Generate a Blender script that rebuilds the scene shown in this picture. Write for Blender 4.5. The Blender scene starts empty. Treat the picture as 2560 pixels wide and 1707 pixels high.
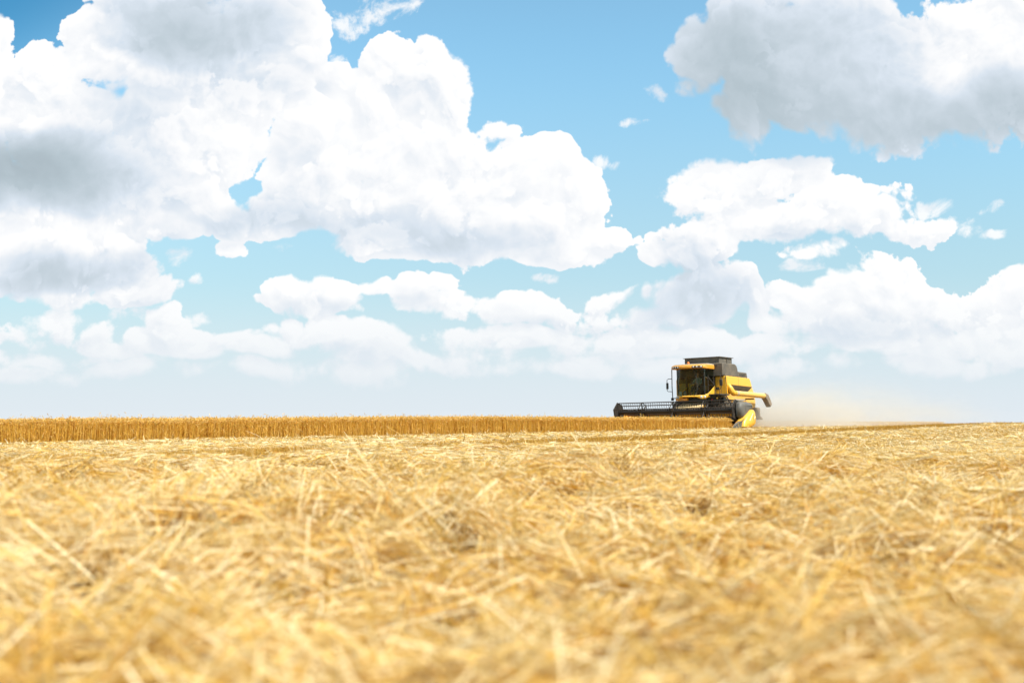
import bpy, bmesh, math, random
import numpy as np
from mathutils import Vector, Matrix

scene = bpy.context.scene
R = math.radians
rng = np.random.default_rng(11)
random.seed(5)

# ------------------------------------------------------------------ camera
EYE = 1.0                       # metres above the ground at the photographer's feet
FPX = 2560 * 35.0 / 36.0        # focal length in photo pixels
PITCH = math.atan((1023 - 853.5) / FPX)
cam_data = bpy.data.cameras.new("camera")
cam_data.lens = 35.0
cam_data.sensor_width = 36.0
cam_data.clip_start = 0.05
cam_data.clip_end = 20000
cam_data.dof.use_dof = True
cam_data.dof.focus_distance = 44.0
cam_data.dof.aperture_fstop = 0.95
cam = bpy.data.objects.new("camera", cam_data)
scene.collection.objects.link(cam)
cam.location = (0, 0, EYE)
cam.rotation_euler = (R(90) + PITCH, 0, 0)
scene.camera = cam

# ------------------------------------------------------------------ render settings
scene.render.engine = 'CYCLES'
scene.view_settings.view_transform = 'Standard'
scene.view_settings.look = 'None'
scene.view_settings.gamma = 1
scene.view_settings.exposure = 0.6
scene.cycles.max_bounces = 8
scene.cycles.diffuse_bounces = 6
scene.cycles.transparent_max_bounces = 12
scene.cycles.volume_bounces = 2
scene.cycles.use_denoising = True

# ------------------------------------------------------------------ sun and sky
SUN_ELEV = R(54)
SUN_DIR = Vector((0.70 * math.cos(SUN_ELEV), -0.714 * math.cos(SUN_ELEV), math.sin(SUN_ELEV)))
sun_data = bpy.data.lights.new("sun", 'SUN')
sun_data.energy = 4.8
sun_data.angle = R(0.5)
sun_data.color = (1.0, 0.95, 0.87)
sun = bpy.data.objects.new("sun", sun_data)
scene.collection.objects.link(sun)
sun.location = (20, -20, 40)
sun.rotation_euler = SUN_DIR.to_track_quat('Z', 'Y').to_euler()

# Cumulus fields, given where they stand in the sky by the photograph's own pixels
# (2352-wide frame): centre x, y, radius x, y
CLOUDS = [
 # great cloud upper left
 (-40,170,95,135),(95,190,95,105),(150,300,150,130),(430,120,270,150),(330,-30,170,110),(250,60,95,90),(620,60,125,130),
 (590,200,150,110),(460,320,150,140),(200,420,330,140),(-20,400,220,150),(520,345,40,90),(430,450,110,75),
 (380,510,90,60),(190,590,195,108),(70,620,130,80),(30,560,70,60),(300,660,120,42),(335,618,30,34),(765,190,48,34),(310,250,70,60),(960,250,70,60),
 (690,130,55,50),
 # great cloud in the middle
 (915,170,88,90),(1000,185,75,85),(1050,260,78,105),(850,260,80,95),(1150,287,46,32),(708,310,95,105),(678,300,55,85),
 (820,390,200,140),(1000,390,190,150),(1190,420,140,105),(1295,440,84,90),(1100,500,270,108),(1350,548,95,42),
 (900,545,135,72),(640,500,130,55),(520,500,100,58),(1200,560,230,55),(760,470,150,80),(600,465,50,30),
 # grey cloud upper right
 (1620,130,92,105),(1690,250,75,85),(1720,90,140,150),(1900,110,230,215),(2000,250,190,108),(2200,150,260,190),
 (2360,110,220,200),(1700,285,70,32),(1560,125,35,40),
 # cloud right of middle
 (1650,450,112,78),(1750,415,95,60),(1830,400,85,55),(1880,385,48,44),(1900,450,120,66),(1800,500,240,58),
 (2000,490,120,56),(2060,432,56,20),(2115,515,88,36),(1620,560,105,72),(1560,600,92,62),(1610,680,150,74),
 (1560,725,105,34),(1715,640,46,38),(1745,695,36,58),(1520,560,30,28),(1912,580,64,21),
 # lower right
 (2030,640,92,56),(1960,675,92,52),(1870,705,95,44),(2100,690,96,52),(2180,715,92,42),(2265,722,92,44),
 (2360,700,110,62),(2000,742,230,48),(2345,655,62,34),(2250,770,160,34),(1900,790,150,20),(2050,795,170,24),
 # low bank in the middle
 (680,680,82,40),(765,682,76,40),(715,700,130,28),(960,662,72,42),(865,670,38,27),(1000,700,82,30),(1100,715,92,32),
 (1225,702,78,34),(1392,690,46,25),(1330,722,105,30),(690,762,108,34),(800,775,104,36),(870,803,104,42),(950,822,52,26),
 (1100,780,120,30),(1280,782,130,32),(1450,782,126,38),(1600,795,130,30),(1500,742,52,36),(1110,815,100,20),(1380,815,70,20),
 # low bank left
 (130,745,80,42),(225,775,62,36),(60,772,64,30),(-5,742,34,36),(395,735,52,46),(400,770,80,30),(505,785,84,32),
 (440,805,120,28),(100,818,130,18),(20,852,90,17),(860,850,70,20),(1040,832,64,22),(1560,850,120,22),(1400,842,100,20),(1720,800,64,28),(1830,832,120,20),(2150,832,140,22),(2300,805,84,30),
 (250,800,54,24),(330,790,54,30),(560,800,60,32),(625,790,44,28),(1180,845,80,18),(740,840,60,18),(300,850,70,18),(520,852,135,17),(640,848,34,19),(190,850,70,17),
 # small loose puffs
 (522,581,60,19),(1485,555,12,10),(432,645,12,8)
]
# thin scraps that fray into the blue
WISPS = [(1500,216,42,26),(1440,281,56,20),(1385,375,46,16),(2240,515,46,30),(2305,540,40,20),(880,25,120,62),(800,60,80,50),(672,580,46,22),
 (395,600,30,36),(440,650,26,18),(455,725,40,26),(760,180,70,60),(2140,470,70,26),(1230,640,60,18),(1840,620,70,30),(1180,300,50,36),(1370,375,40,24),(330,720,80,30),(2280,480,40,20)]
# shaded flanks and bases of those clouds: centre, radii, depth
GREYS = [
 (450,60,270,105,0.72),(350,95,170,60,0.25),(60,390,280,110,0.95),(0,430,170,80,0.45),(260,430,200,70,0.35),(150,620,190,58,0.60),
 (60,640,150,50,0.35),(600,505,190,52,0.50),(880,540,190,60,0.40),(1080,560,190,48,0.42),(960,225,110,60,0.20),
 (690,420,70,110,0.15),(1860,262,340,100,0.60),(2120,318,210,60,0.45),(2410,250,330,105,0.78),(2140,265,190,60,0.30),(1640,190,130,180,0.50),(1900,90,280,120,0.40),
 (1760,160,320,250,0.45),(1650,130,170,190,0.42),(1610,690,160,80,0.55),(1560,600,90,60,0.35),(1900,545,200,25,0.22),(2000,760,210,36,0.36),(720,712,130,20,0.25),
 (960,705,110,18,0.25),(1330,745,200,22,0.25),(800,815,170,25,0.25),(350,600,90,140,0.25),(560,170,160,90,0.3),
 (300,250,170,80,0.35),(200,340,150,60,0.3),(130,790,150,20,0.2),
]
def sky_uv(fx, fy):
    x = (fx * 1.08844 - 1280) / FPX
    y = (853.5 - fy * 1.08844) / FPX
    f = math.cos(PITCH) - y * math.sin(PITCH)
    z = math.sin(PITCH) + y * math.cos(PITCH)
    return x / f, z / f

class Nodes:
    """small helper that chains shader nodes"""
    def __init__(s, tree): s.t = tree
    def new(s, kind, **kw):
        n = s.t.nodes.new(kind)
        for k, v in kw.items(): setattr(n, k, v)
        return n
    def put(s, sock, v):
        if isinstance(v, bpy.types.NodeSocket): s.t.links.new(v, sock)
        else: sock.default_value = v
    def math(s, op, a, b=None, c=None, clamp=False):
        n = s.new('ShaderNodeMath', operation=op, use_clamp=clamp)
        s.put(n.inputs[0], a)
        if b is not None: s.put(n.inputs[1], b)
        if c is not None: s.put(n.inputs[2], c)
        return n.outputs[0]
    def vec(s, op, a, b=None, c=None):
        n = s.new('ShaderNodeVectorMath', operation=op)
        s.put(n.inputs[0], a)
        if b is not None: s.put(n.inputs[1], b)
        if c is not None: s.put(n.inputs[2], c)
        return n.outputs['Value'] if op in ('DOT_PRODUCT', 'LENGTH', 'DISTANCE') else n.outputs[0]
    def smooth(s, v, lo, hi, a=0.0, b=1.0):
        n = s.new('ShaderNodeMapRange', interpolation_type='SMOOTHSTEP')
        for i, q in zip((0, 1, 2, 3, 4), (v, lo, hi, a, b)): s.put(n.inputs[i], q)
        return n.outputs[0]
    def mix(s, f, a, b, blend='MIX'):
        n = s.new('ShaderNodeMix', data_type='RGBA', blend_type=blend)
        s.put(n.inputs[0], f); s.put(n.inputs[6], a); s.put(n.inputs[7], b)
        return n.outputs[2]
    def noise(s, v, scale, detail=4, rough=0.55, dim='3D', lac=2.0, dist=0.0):
        n = s.new('ShaderNodeTexNoise', noise_dimensions=dim)
        s.put(n.inputs['Vector'], v); n.inputs['Scale'].default_value = scale
        n.inputs['Detail'].default_value = detail; n.inputs['Roughness'].default_value = rough
        n.inputs['Lacunarity'].default_value = lac; n.inputs['Distortion'].default_value = dist
        return n
    def billow(s, v, scale, detail=3, rough=0.5, smooth=0.25):
        n = s.new('ShaderNodeTexVoronoi', voronoi_dimensions='2D', feature='SMOOTH_F1', normalize=True)
        s.put(n.inputs['Vector'], v); n.inputs['Scale'].default_value = scale
        n.inputs['Detail'].default_value = detail; n.inputs['Roughness'].default_value = rough
        n.inputs['Lacunarity'].default_value = 2.1
        n.inputs['Smoothness'].default_value = smooth
        return n.outputs['Distance']

LAYERS = [(0.0, 14.0, 0.0), (0.34, 19.0, 3.7), (0.72, 24.0, 8.3)]   # depth into the cloud, billow size, seed
def cloud_group(name, blobs, wisps, own):
    """density of the cumulus field at a point (u, v) of the sky, for each sheet of billows front to back"""
    g = bpy.data.node_groups.new(name, 'ShaderNodeTree')
    g.interface.new_socket("P", in_out='INPUT', socket_type='NodeSocketVector')
    for k in range(len(LAYERS)):
        g.interface.new_socket("Density%d" % k, in_out='OUTPUT', socket_type='NodeSocketFloat')
    g.interface.new_socket("Wisp", in_out='OUTPUT', socket_type='NodeSocketFloat')
    N = Nodes(g)
    gi = N.new('NodeGroupInput'); go = N.new('NodeGroupOutput')
    p = gi.outputs[0]
    # curl the outlines a little so no blob edge stays an ellipse
    w = N.noise(p, 9.0 + own, 2, 0.5, '2D').outputs['Color']       # own: keeps each sector's nodes apart
    w = N.vec('SUBTRACT', w, (0.5, 0.5, 0.5))
    q0 = N.vec('MULTIPLY_ADD', w, (0.055, 0.040, 0.0), p)
    acc = None
    for (cx, cy, rx, ry) in blobs:
        u, v = sky_uv(cx, cy)
        iu, iv = FPX / (rx * 1.088), FPX / (ry * 1.088)
        k = (min(rx, ry) / 100.0) ** (0.65 if min(rx, ry) > 21 else 0.95)
        q = N.vec('MULTIPLY_ADD', q0, (iu, iv, 0), (-u * iu, -v * iv, 0))
        d = N.vec('DOT_PRODUCT', q, q)
        d = N.math('MULTIPLY_ADD', d, -k, k)
        acc = d if acc is None else N.math('MAXIMUM', acc, d)
    body = N.math('MINIMUM', N.math('MAXIMUM', acc, -1.2), 1.0)
    n1 = N.noise(p, 44.0 + own, 4, 0.6, '2D').outputs[0]
    ragged = N.math('MULTIPLY_ADD', N.vec('DOT_PRODUCT', w, (1.0, 1.0, 0.0)), 2.4, 0.70)
    fuzz = N.math('MULTIPLY', N.math('SUBTRACT', n1, 0.5), N.math('MAXIMUM', ragged, 0.25))
    base = N.math('ADD', body, fuzz)
    for k, (deep, sc, seed) in enumerate(LAYERS):
        bl = N.billow(N.vec('ADD', q0, (seed, seed * 0.7, 0)) if seed else q0, sc, 3.3, 0.52, 0.10)
        N.put(go.inputs[k], N.math('ADD', base, N.math('MULTIPLY_ADD', bl, -2.4, 0.82 - deep)))
    acc = None
    for (cx, cy, rx, ry) in wisps:
        u, v = sky_uv(cx, cy)
        iu, iv = FPX / (rx * 1.088), FPX / (ry * 1.088)
        q = N.vec('MULTIPLY_ADD', q0, (iu, iv, 0), (-u * iu, -v * iv, 0))
        d = N.math('SUBTRACT', 1.0, N.vec('DOT_PRODUCT', q, q))
        acc = d if acc is None else N.math('MAXIMUM', acc, d)
    n2 = N.noise(q0, 30.0, 6, 0.62, '2D', dist=0.15).outputs[0]
    N.put(go.inputs[len(LAYERS)], N.math('MULTIPLY_ADD', n2, 5.2, N.math('MULTIPLY_ADD', N.math('MAXIMUM', acc if acc is not None else -4.0, -3.0), 1.7, -3.35)))
    return g

world = bpy.data.worlds.new("World")
scene.world = world
world.use_nodes = True
wt = world.node_tree
wt.nodes.clear()
N = Nodes(wt)
tc = N.new('ShaderNodeTexCoord')
sep = N.new('ShaderNodeSeparateXYZ'); wt.links.new(tc.outputs['Generated'], sep.inputs[0])
yy = N.math('MAXIMUM', sep.outputs[1], 0.05)
uu = N.math('DIVIDE', sep.outputs[0], yy)
vv = N.math('DIVIDE', sep.outputs[2], yy)
cmb = N.new('ShaderNodeCombineXYZ'); N.put(cmb.inputs[0], uu); N.put(cmb.inputs[1], vv)
P = cmb.outputs[0]
sky = N.new('ShaderNodeTexSky', sky_type='NISHITA', sun_disc=False)
sky.sun_elevation = SUN_ELEV
sky.sun_rotation = math.atan2(SUN_DIR.x, SUN_DIR.y)
sky.altitude = 100; sky.air_density = 1.0; sky.dust_density = 0.5; sky.ozone_density = 1.0
SKY_STRENGTH = 0.15
blue = N.mix(1.0, sky.outputs[0], (SKY_STRENGTH * 0.80, SKY_STRENGTH * 1.06, SKY_STRENGTH * 0.95, 1), 'MULTIPLY')
deep = N.smooth(vv, 0.02, 0.40, 0.50, 1.0)
far_sun = N.smooth(N.math('MULTIPLY_ADD', uu, -0.7, vv), 0.56, 0.80)   # deepest blue at right angles to the sun
blue = N.mix(far_sun, blue, N.mix(1.0, blue, (0.25, 0.52, 0.66, 1), 'MULTIPLY'))
blue = N.mix(1.0, blue, N.mix(deep, (0, 0, 0, 1), (1, 1, 1, 1)), 'MULTIPLY')
hz = N.smooth(vv, -0.12, 0.40, 1.0, 0.0)
HAZE_SKY = (0.505, 0.55, 0.585, 1)
skyc = N.mix(hz, blue, (0.395, 0.515, 0.605, 1))
low = N.smooth(vv, -0.03, 0.145, 1.0, 0.0)

def cloud_sky(u0, u1, tag):
    """the cumulus of one sector of the sky, seen between u0 and u1"""
    m = 0.06
    def near(b):
        u, v = sky_uv(b[0], b[1]); r = b[2] * 1.088 / FPX * 1.5
        return u + r > u0 - m and u - r < u1 + m
    own = 1e-5 * (1 + int(tag[-1]))
    cg = cloud_group("cumulus_" + tag, [b for b in CLOUDS if near(b)], [b for b in WISPS if near(b)], own)
    def sample(p):
        n = N.new('ShaderNodeGroup'); n.node_tree = cg
        N.put(n.inputs[0], p)
        return n.outputs
    s0 = sample(P)
    s1 = sample(N.vec('ADD', P, (0.006, 0.011, 0)))
    gacc = None
    wn = N.noise(P, 8.0 + own, 3, 0.55, '2D')
    gp = N.vec('MULTIPLY_ADD', N.vec('SUBTRACT', wn.outputs['Color'], (0.5, 0.5, 0.5)), (0.10, 0.06, 0), P)
    for b in GREYS:
        if not near(b): continue
        cx, cy, rx, ry, s = b
        u, v = sky_uv(cx, cy)
        iu, iv = FPX / (rx * 1.088), FPX / (ry * 1.088)
        q = N.vec('MULTIPLY_ADD', gp, (iu, iv, 0), (-u * iu, -v * iv, 0))
        d = N.vec('DOT_PRODUCT', q, q)
        d = N.math('MULTIPLY_ADD', d, -s * 0.75, s, clamp=True)
        gacc = d if gacc is None else N.math('MULTIPLY_ADD', d, N.math('SUBTRACT', 1.0, gacc), gacc)
    soft = N.math('MULTIPLY_ADD', N.smooth(wn.outputs[0], 0.48, 0.66), 0.24, N.math('MULTIPLY_ADD', gacc, 0.42, N.smooth(vv, 0.02, 0.11, 0.42, 0.09)))
    clear = N.math('SUBTRACT', 1.0, N.math('MULTIPLY', gacc, 0.92))     # billows drown in the shaded bases
    alpha = N.math('MAXIMUM', N.smooth(s0[0], N.smooth(vv, 0.02, 0.11, -0.22, 0.0), soft), N.smooth(s0[len(LAYERS)], 0.0, 1.3, 0.0, 0.88))
    lit = None
    for k in range(len(LAYERS)):
        slope = N.math('MULTIPLY', N.math('SUBTRACT', s0[k], s1[k]), 0.34)
        slope = N.math('MINIMUM', N.math('MAXIMUM', slope, -0.13), 0.13)
        thick = N.smooth(s0[k], 0.02, 1.1, 0.0, 0.14)
        val = N.math('SUBTRACT', slope, thick)
        if lit is None: lit = val
        else:
            m_ = N.new('ShaderNodeMix', data_type='FLOAT')
            N.put(m_.inputs[0], N.smooth(s0[k], 0.0, 0.16)); N.put(m_.inputs[2], lit); N.put(m_.inputs[3], val)
            lit = m_.outputs[0]
    lit = N.math('MULTIPLY_ADD', lit, clear, N.math('MULTIPLY_ADD', gacc, -0.72, 0.94))
    cr = N.new('ShaderNodeValToRGB')
    N.put(cr.inputs[0], lit)
    e = cr.color_ramp.elements
    k = 1 / 1.516
    e[0].position = 0.0; e[0].color = (0.27 * k, 0.33 * k, 0.37 * k, 1)
    e[1].position = 1.0; e[1].color = (1.03 * k, 1.03 * k, 1.03 * k, 1)
    for pos, col in ((0.3, (0.48, 0.57, 0.63)), (0.6, (0.71, 0.79, 0.88)), (0.82, (0.92, 0.94, 0.97))):
        x = e.new(pos); x.color = (col[0] * k, col[1] * k, col[2] * k, 1)
    c = N.mix(alpha, skyc, cr.outputs[0])
    c = N.mix(low, c, HAZE_SKY)
    bg = N.new('ShaderNodeBackground')
    wt.links.new(c, bg.inputs[0])
    return bg.outputs[0]

def shader_mix(f, a, b):
    n = N.new('ShaderNodeMixShader')
    wt.links.new(f, n.inputs[0]); wt.links.new(a, n.inputs[1]); wt.links.new(b, n.inputs[2])
    return n.outputs[0]

# the rest of the sky (overhead, behind): broken cumulus of the same kind
far_n = N.noise(tc.outputs['Generated'], 2.6, 5, 0.55)
far_a = N.smooth(far_n.outputs[0], 0.46, 0.60)
far_c = N.mix(far_a, blue, (0.60, 0.62, 0.64, 1))
far_bg = N.new('ShaderNodeBackground'); wt.links.new(far_c, far_bg.inputs[0])
land_bg = N.new('ShaderNodeBackground'); land_bg.inputs[0].default_value = HAZE_SKY
cuts = [-0.95, -0.40, -0.24, -0.08, 0.10, 0.24, 0.38, 0.95]
secs = [(cuts[i], cuts[i + 1], "sector%d" % i) for i in range(len(cuts) - 1)]
out = cloud_sky(*secs[0])
for sct in secs[1:]:
    out = shader_mix(N.math('GREATER_THAN', uu, sct[0]), out, cloud_sky(*sct))
inside = N.math('MULTIPLY', N.math('LESS_THAN', N.math('ABSOLUTE', uu), 0.95),
                N.math('MULTIPLY', N.math('LESS_THAN', vv, 0.70), N.math('GREATER_THAN', sep.outputs[1], 0.3)))
out = shader_mix(inside, far_bg.outputs[0], out)
out = shader_mix(N.math('GREATER_THAN', sep.outputs[2], -0.002), land_bg.outputs[0], out)
wo = N.new('ShaderNodeOutputWorld'); wt.links.new(out, wo.inputs[0])
world.cycles.sampling_method = 'MANUAL'
world.cycles.sample_map_resolution = 512

# ------------------------------------------------------------------ lie of the land
def softplus(z, w):
    z = np.asarray(z, dtype=np.float64) / w
    return w * (np.log1p(np.exp(-np.abs(z))) + np.maximum(z, 0))

ALONG = np.array([0.7745, 0.6327])       # direction of the cut edge of the crop
ACROSS = np.array([-0.6327, 0.7745])
EDGE = 32.9                              # the standing crop begins here, measured across
HEADING = np.array([-0.612, -0.791])     # where the combine drives
LEFTWARD = np.array([0.791, -0.612])
ROOT = np.array([10.92, 57.0])           # under its front axle

def land(x, y):
    x = np.asarray(x, dtype=np.float64); y = np.asarray(y, dtype=np.float64)
    t = ACROSS[0] * x + ACROSS[1] * y
    g = -0.022 * softplus(t - 33.3, 2.0)
    y0 = 57.0 + 0.5 * np.maximum(0, np.minimum(x, 90) - 15)
    g = g - 0.0125 * softplus(y - y0, 3.0)
    return g

_lat = rng.random((256, 256))
def vnoise(x, y, seed=0):
    x = np.asarray(x) + seed * 17.31; y = np.asarray(y) + seed * 9.77
    xi = np.floor(x).astype(int); yi = np.floor(y).astype(int)
    fx = x - xi; fy = y - yi
    fx = fx * fx * (3 - 2 * fx); fy = fy * fy * (3 - 2 * fy)
    L = lambda a, b: _lat[a & 255, b & 255]
    return (L(xi, yi) * (1 - fx) + L(xi + 1, yi) * fx) * (1 - fy) + (L(xi, yi + 1) * (1 - fx) + L(xi + 1, yi + 1) * fx) * fy

def stubble_band(x, y):
    """1 where only cut stubble stands between two swaths of straw"""
    s = -0.79 * x + 0.61 * y + 0.8 * (vnoise(x / 3, y / 3, 3) - 0.5) + 1.4 * np.cos((x - 10) / 14) + 1.1 * np.clip((x - 2) / 9, 0, 1)
    return np.clip(1.25 - np.abs(s - 17.2) / 1.7, 0, 1)

def hollows(x, y):
    """gaps where one looks down between the heaps of straw"""
    n = 0.65 * vnoise(x / 0.38, y / 0.38, 12) + 0.35 * vnoise(x / 0.14, y / 0.14, 13)
    return np.clip((0.435 - n) / 0.09, 0, 1) * np.clip((26 - np.hypot(x, y)) / 10, 0, 1)

def mat(x, y):
    """height of the loose straw lying on the field"""
    a = vnoise(x / 1.9, y / 1.9, 1); b = vnoise(x / 0.75, y / 0.75, 2); c = vnoise(x / 0.3, y / 0.3, 5)
    near = np.clip((24 - np.hypot(x, y)) / 12, 0, 1)
    h = 0.01 + (0.07 + 0.18 * near) * a ** 1.3 + (0.06 + 0.19 * near) * b ** 1.3 + (0.04 + 0.03 * near) * c
    h = h * (1 - 0.85 * hollows(x, y))
    s = -0.79 * x + 0.61 * y + 1.4 * np.cos((x - 10) / 14)
    t = ACROSS[0] * x + ACROSS[1] * y
    h = h + 0.04 * np.exp(-((s - 14.2) / 1.0) ** 2) + 0.03 * np.exp(-((s - 19.6) / 1.0) ** 2) + 0.05 * np.sin(s * 0.9 + 2 * vnoise(x / 6, y / 6, 8))
    h = h * np.clip((33.5 - t) / 6.0, 0.35, 1)
    return np.maximum(h * (1 - 0.75 * stubble_band(x, y)), 0.02)

def machine_fl(x, y):
    dx = x - ROOT[0]; dy = y - ROOT[1]
    return dx * HEADING[0] + dy * HEADING[1], dx * LEFTWARD[0] + dy * LEFTWARD[1]

def in_crop(x, y):
    t = ACROSS[0] * x + ACROSS[1] * y + 0.16 * (vnoise(x / 0.8, y / 0.8, 4) - 0.5)
    f, l = machine_fl(x, y)
    return np.where(f >= 3.75, t > EDGE, (l < -3.95))

# ------------------------------------------------------------------ materials
def new_mat(name):
    m = bpy.data.materials.new(name); m.use_nodes = True
    nt = m.node_tree; nt.nodes.clear()
    out = nt.nodes.new('ShaderNodeOutputMaterial')
    return m, Nodes(nt), out

def principled(N, color, rough=0.5, metal=0.0, spec=0.5, coat=0.0):
    p = N.new('ShaderNodeBsdfPrincipled')
    N.put(p.inputs['Base Color'], color); N.put(p.inputs['Roughness'], rough)
    N.put(p.inputs['Metallic'], metal); N.put(p.inputs['Specular IOR Level'], spec)
    N.put(p.inputs['Coat Weight'], coat)
    return p

def rgba(c): return (c[0], c[1], c[2], 1)

def dusty(name, color, dust, amount, rough=0.45, metal=0.0, scale=3.0, coat=0.0, spec=0.5):
    """paint, rubber or metal with field dust clinging to it in patches"""
    m, N, out = new_mat(name)
    tcn = N.new('ShaderNodeTexCoord')
    n = N.noise(tcn.outputs['Object'], scale, 6, 0.62)
    n2 = N.noise(tcn.outputs['Object'], scale * 9, 3, 0.6)
    f = N.math('MULTIPLY_ADD', n2.outputs[0], 0.35, N.math('MULTIPLY', n.outputs[0], 0.85))
    geo = N.new('ShaderNodeNewGeometry')
    sp = N.new('ShaderNodeSeparateXYZ'); N.put(sp.inputs[0], geo.outputs['Normal'])
    up = N.math('MULTIPLY', N.math('MAXIMUM', sp.outputs[2], 0.0), 0.30)     # dust settles on what faces up
    f = N.math('ADD', f, up)
    f = N.smooth(f, 0.42, 0.95, 0.0, 1.0)
    f = N.math('MULTIPLY_ADD', f, amount, amount * 0.25, clamp=True)
    col = N.mix(f, rgba(color), rgba(dust))
    p = principled(N, col, N.math('MULTIPLY_ADD', f, 0.4, rough, clamp=True), metal, spec, coat)
    N.t.links.new(p.outputs[0], out.inputs[0])
    return m

DUST = (0.46, 0.35, 0.21)
M = {}
M['yellow'] = dusty('yellow_paint', (0.81, 0.405, 0.009), (0.66, 0.45, 0.15), 0.25, 0.32, coat=0.25)
M['yellow_rear'] = dusty('dusty_yellow_paint', (0.74, 0.40, 0.04), (0.60, 0.44, 0.20), 0.65, 0.45)
M['yellow_shaded'] = dusty('shaded_yellow_paint', (0.75, 0.30, 0.008), (0.55, 0.38, 0.15), 0.25, 0.35, coat=0.2)  # the same yellow, with the shade of the roof front put into its colour
M['grey'] = dusty('dark_grey_panel', (0.060, 0.055, 0.048), (0.22, 0.18, 0.125), 0.65, 0.55)
M['shield'] = dusty('grey_plastic', (0.075, 0.078, 0.074), (0.22, 0.18, 0.12), 0.35, 0.5)
M['black'] = dusty('black_steel', (0.014, 0.013, 0.012), (0.10, 0.075, 0.045), 0.35, 0.5)
M['reel'] = dusty('worn_reel_steel', (0.012, 0.0105, 0.009), (0.085, 0.06, 0.035), 0.3, 0.55, scale=4)
M['tyre'] = dusty('tyre_rubber', (0.02, 0.019, 0.018), (0.16, 0.12, 0.075), 0.6, 0.8)
M['chaff'] = dusty('chaff_covered_steel', (0.28, 0.20, 0.10), (0.55, 0.41, 0.20), 0.9, 0.9, scale=7)
M['spout'] = dusty('dusty_rubber', (0.14, 0.11, 0.08), (0.34, 0.27, 0.18), 0.8, 0.8)
M['silver'] = dusty('bare_metal', (0.55, 0.54, 0.50), DUST, 0.3, 0.35, metal=0.6)
M['interior'] = dusty('cab_lining', (0.022, 0.022, 0.023), DUST, 0.03, 0.7)
M['steel_light'] = dusty('light_grey_plate', (0.32, 0.32, 0.30), DUST, 0.4, 0.5)
def plain(name, color, rough=0.5, metal=0.0, noise=0.12, scale=12, emit=None):
    m, N, out = new_mat(name)
    tcn = N.new('ShaderNodeTexCoord')
    n = N.noise(tcn.outputs['Object'], scale, 4, 0.6)
    col = N.mix(N.math('MULTIPLY', n.outputs[0], noise * 2), rgba(color), rgba([c * 0.5 for c in color]))
    p = principled(N, col, rough, metal)
    N.t.links.new(p.outputs[0], out.inputs[0])
    return m
M['lamp'] = plain('lamp_lens', (0.80, 0.80, 0.76), 0.15)
M['beacon'] = plain('orange_plastic', (0.85, 0.20, 0.02), 0.25)
M['red'] = plain('red_plastic', (0.5, 0.02, 0.02), 0.3)
M['paper'] = plain('pale_sheet', (0.62, 0.68, 0.62), 0.7)
M['teal'] = plain('teal_plastic', (0.10, 0.20, 0.24), 0.4)
M['mark'] = plain('pale_lettering', (0.72, 0.62, 0.38), 0.5)
M['decal'] = plain('grey_stripe', (0.34, 0.32, 0.27), 0.6)
M['skin'] = plain('skin', (0.50, 0.27, 0.18), 0.55)
M['hair'] = plain('dark_hair', (0.02, 0.014, 0.01), 0.6)
M['shirt'] = plain('grey_green_cloth', (0.27, 0.30, 0.25), 0.9)
M['trousers'] = plain('dark_cloth', (0.04, 0.045, 0.06), 0.9)
def glass(name, tint, gloss):
    m, N, out = new_mat(name)
    tr = N.new('ShaderNodeBsdfTransparent'); tr.inputs[0].default_value = rgba(tint)
    gl = N.new('ShaderNodeBsdfGlossy'); gl.inputs['Roughness'].default_value = 0.03
    fr = N.new('ShaderNodeFresnel'); fr.inputs[0].default_value = 1.5
    geo = N.new('ShaderNodeNewGeometry')
    ms = N.new('ShaderNodeMixShader')
    N.put(ms.inputs[0], N.math('MULTIPLY_ADD', fr.outputs[0], 0.7, gloss, clamp=True))
    N.t.links.new(tr.outputs[0], ms.inputs[1]); N.t.links.new(gl.outputs[0], ms.inputs[2])
    N.t.links.new(ms.outputs[0], out.inputs[0])
    return m
M['glass'] = glass('tinted_glass', (0.60, 0.70, 0.62), 0.015)

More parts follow.
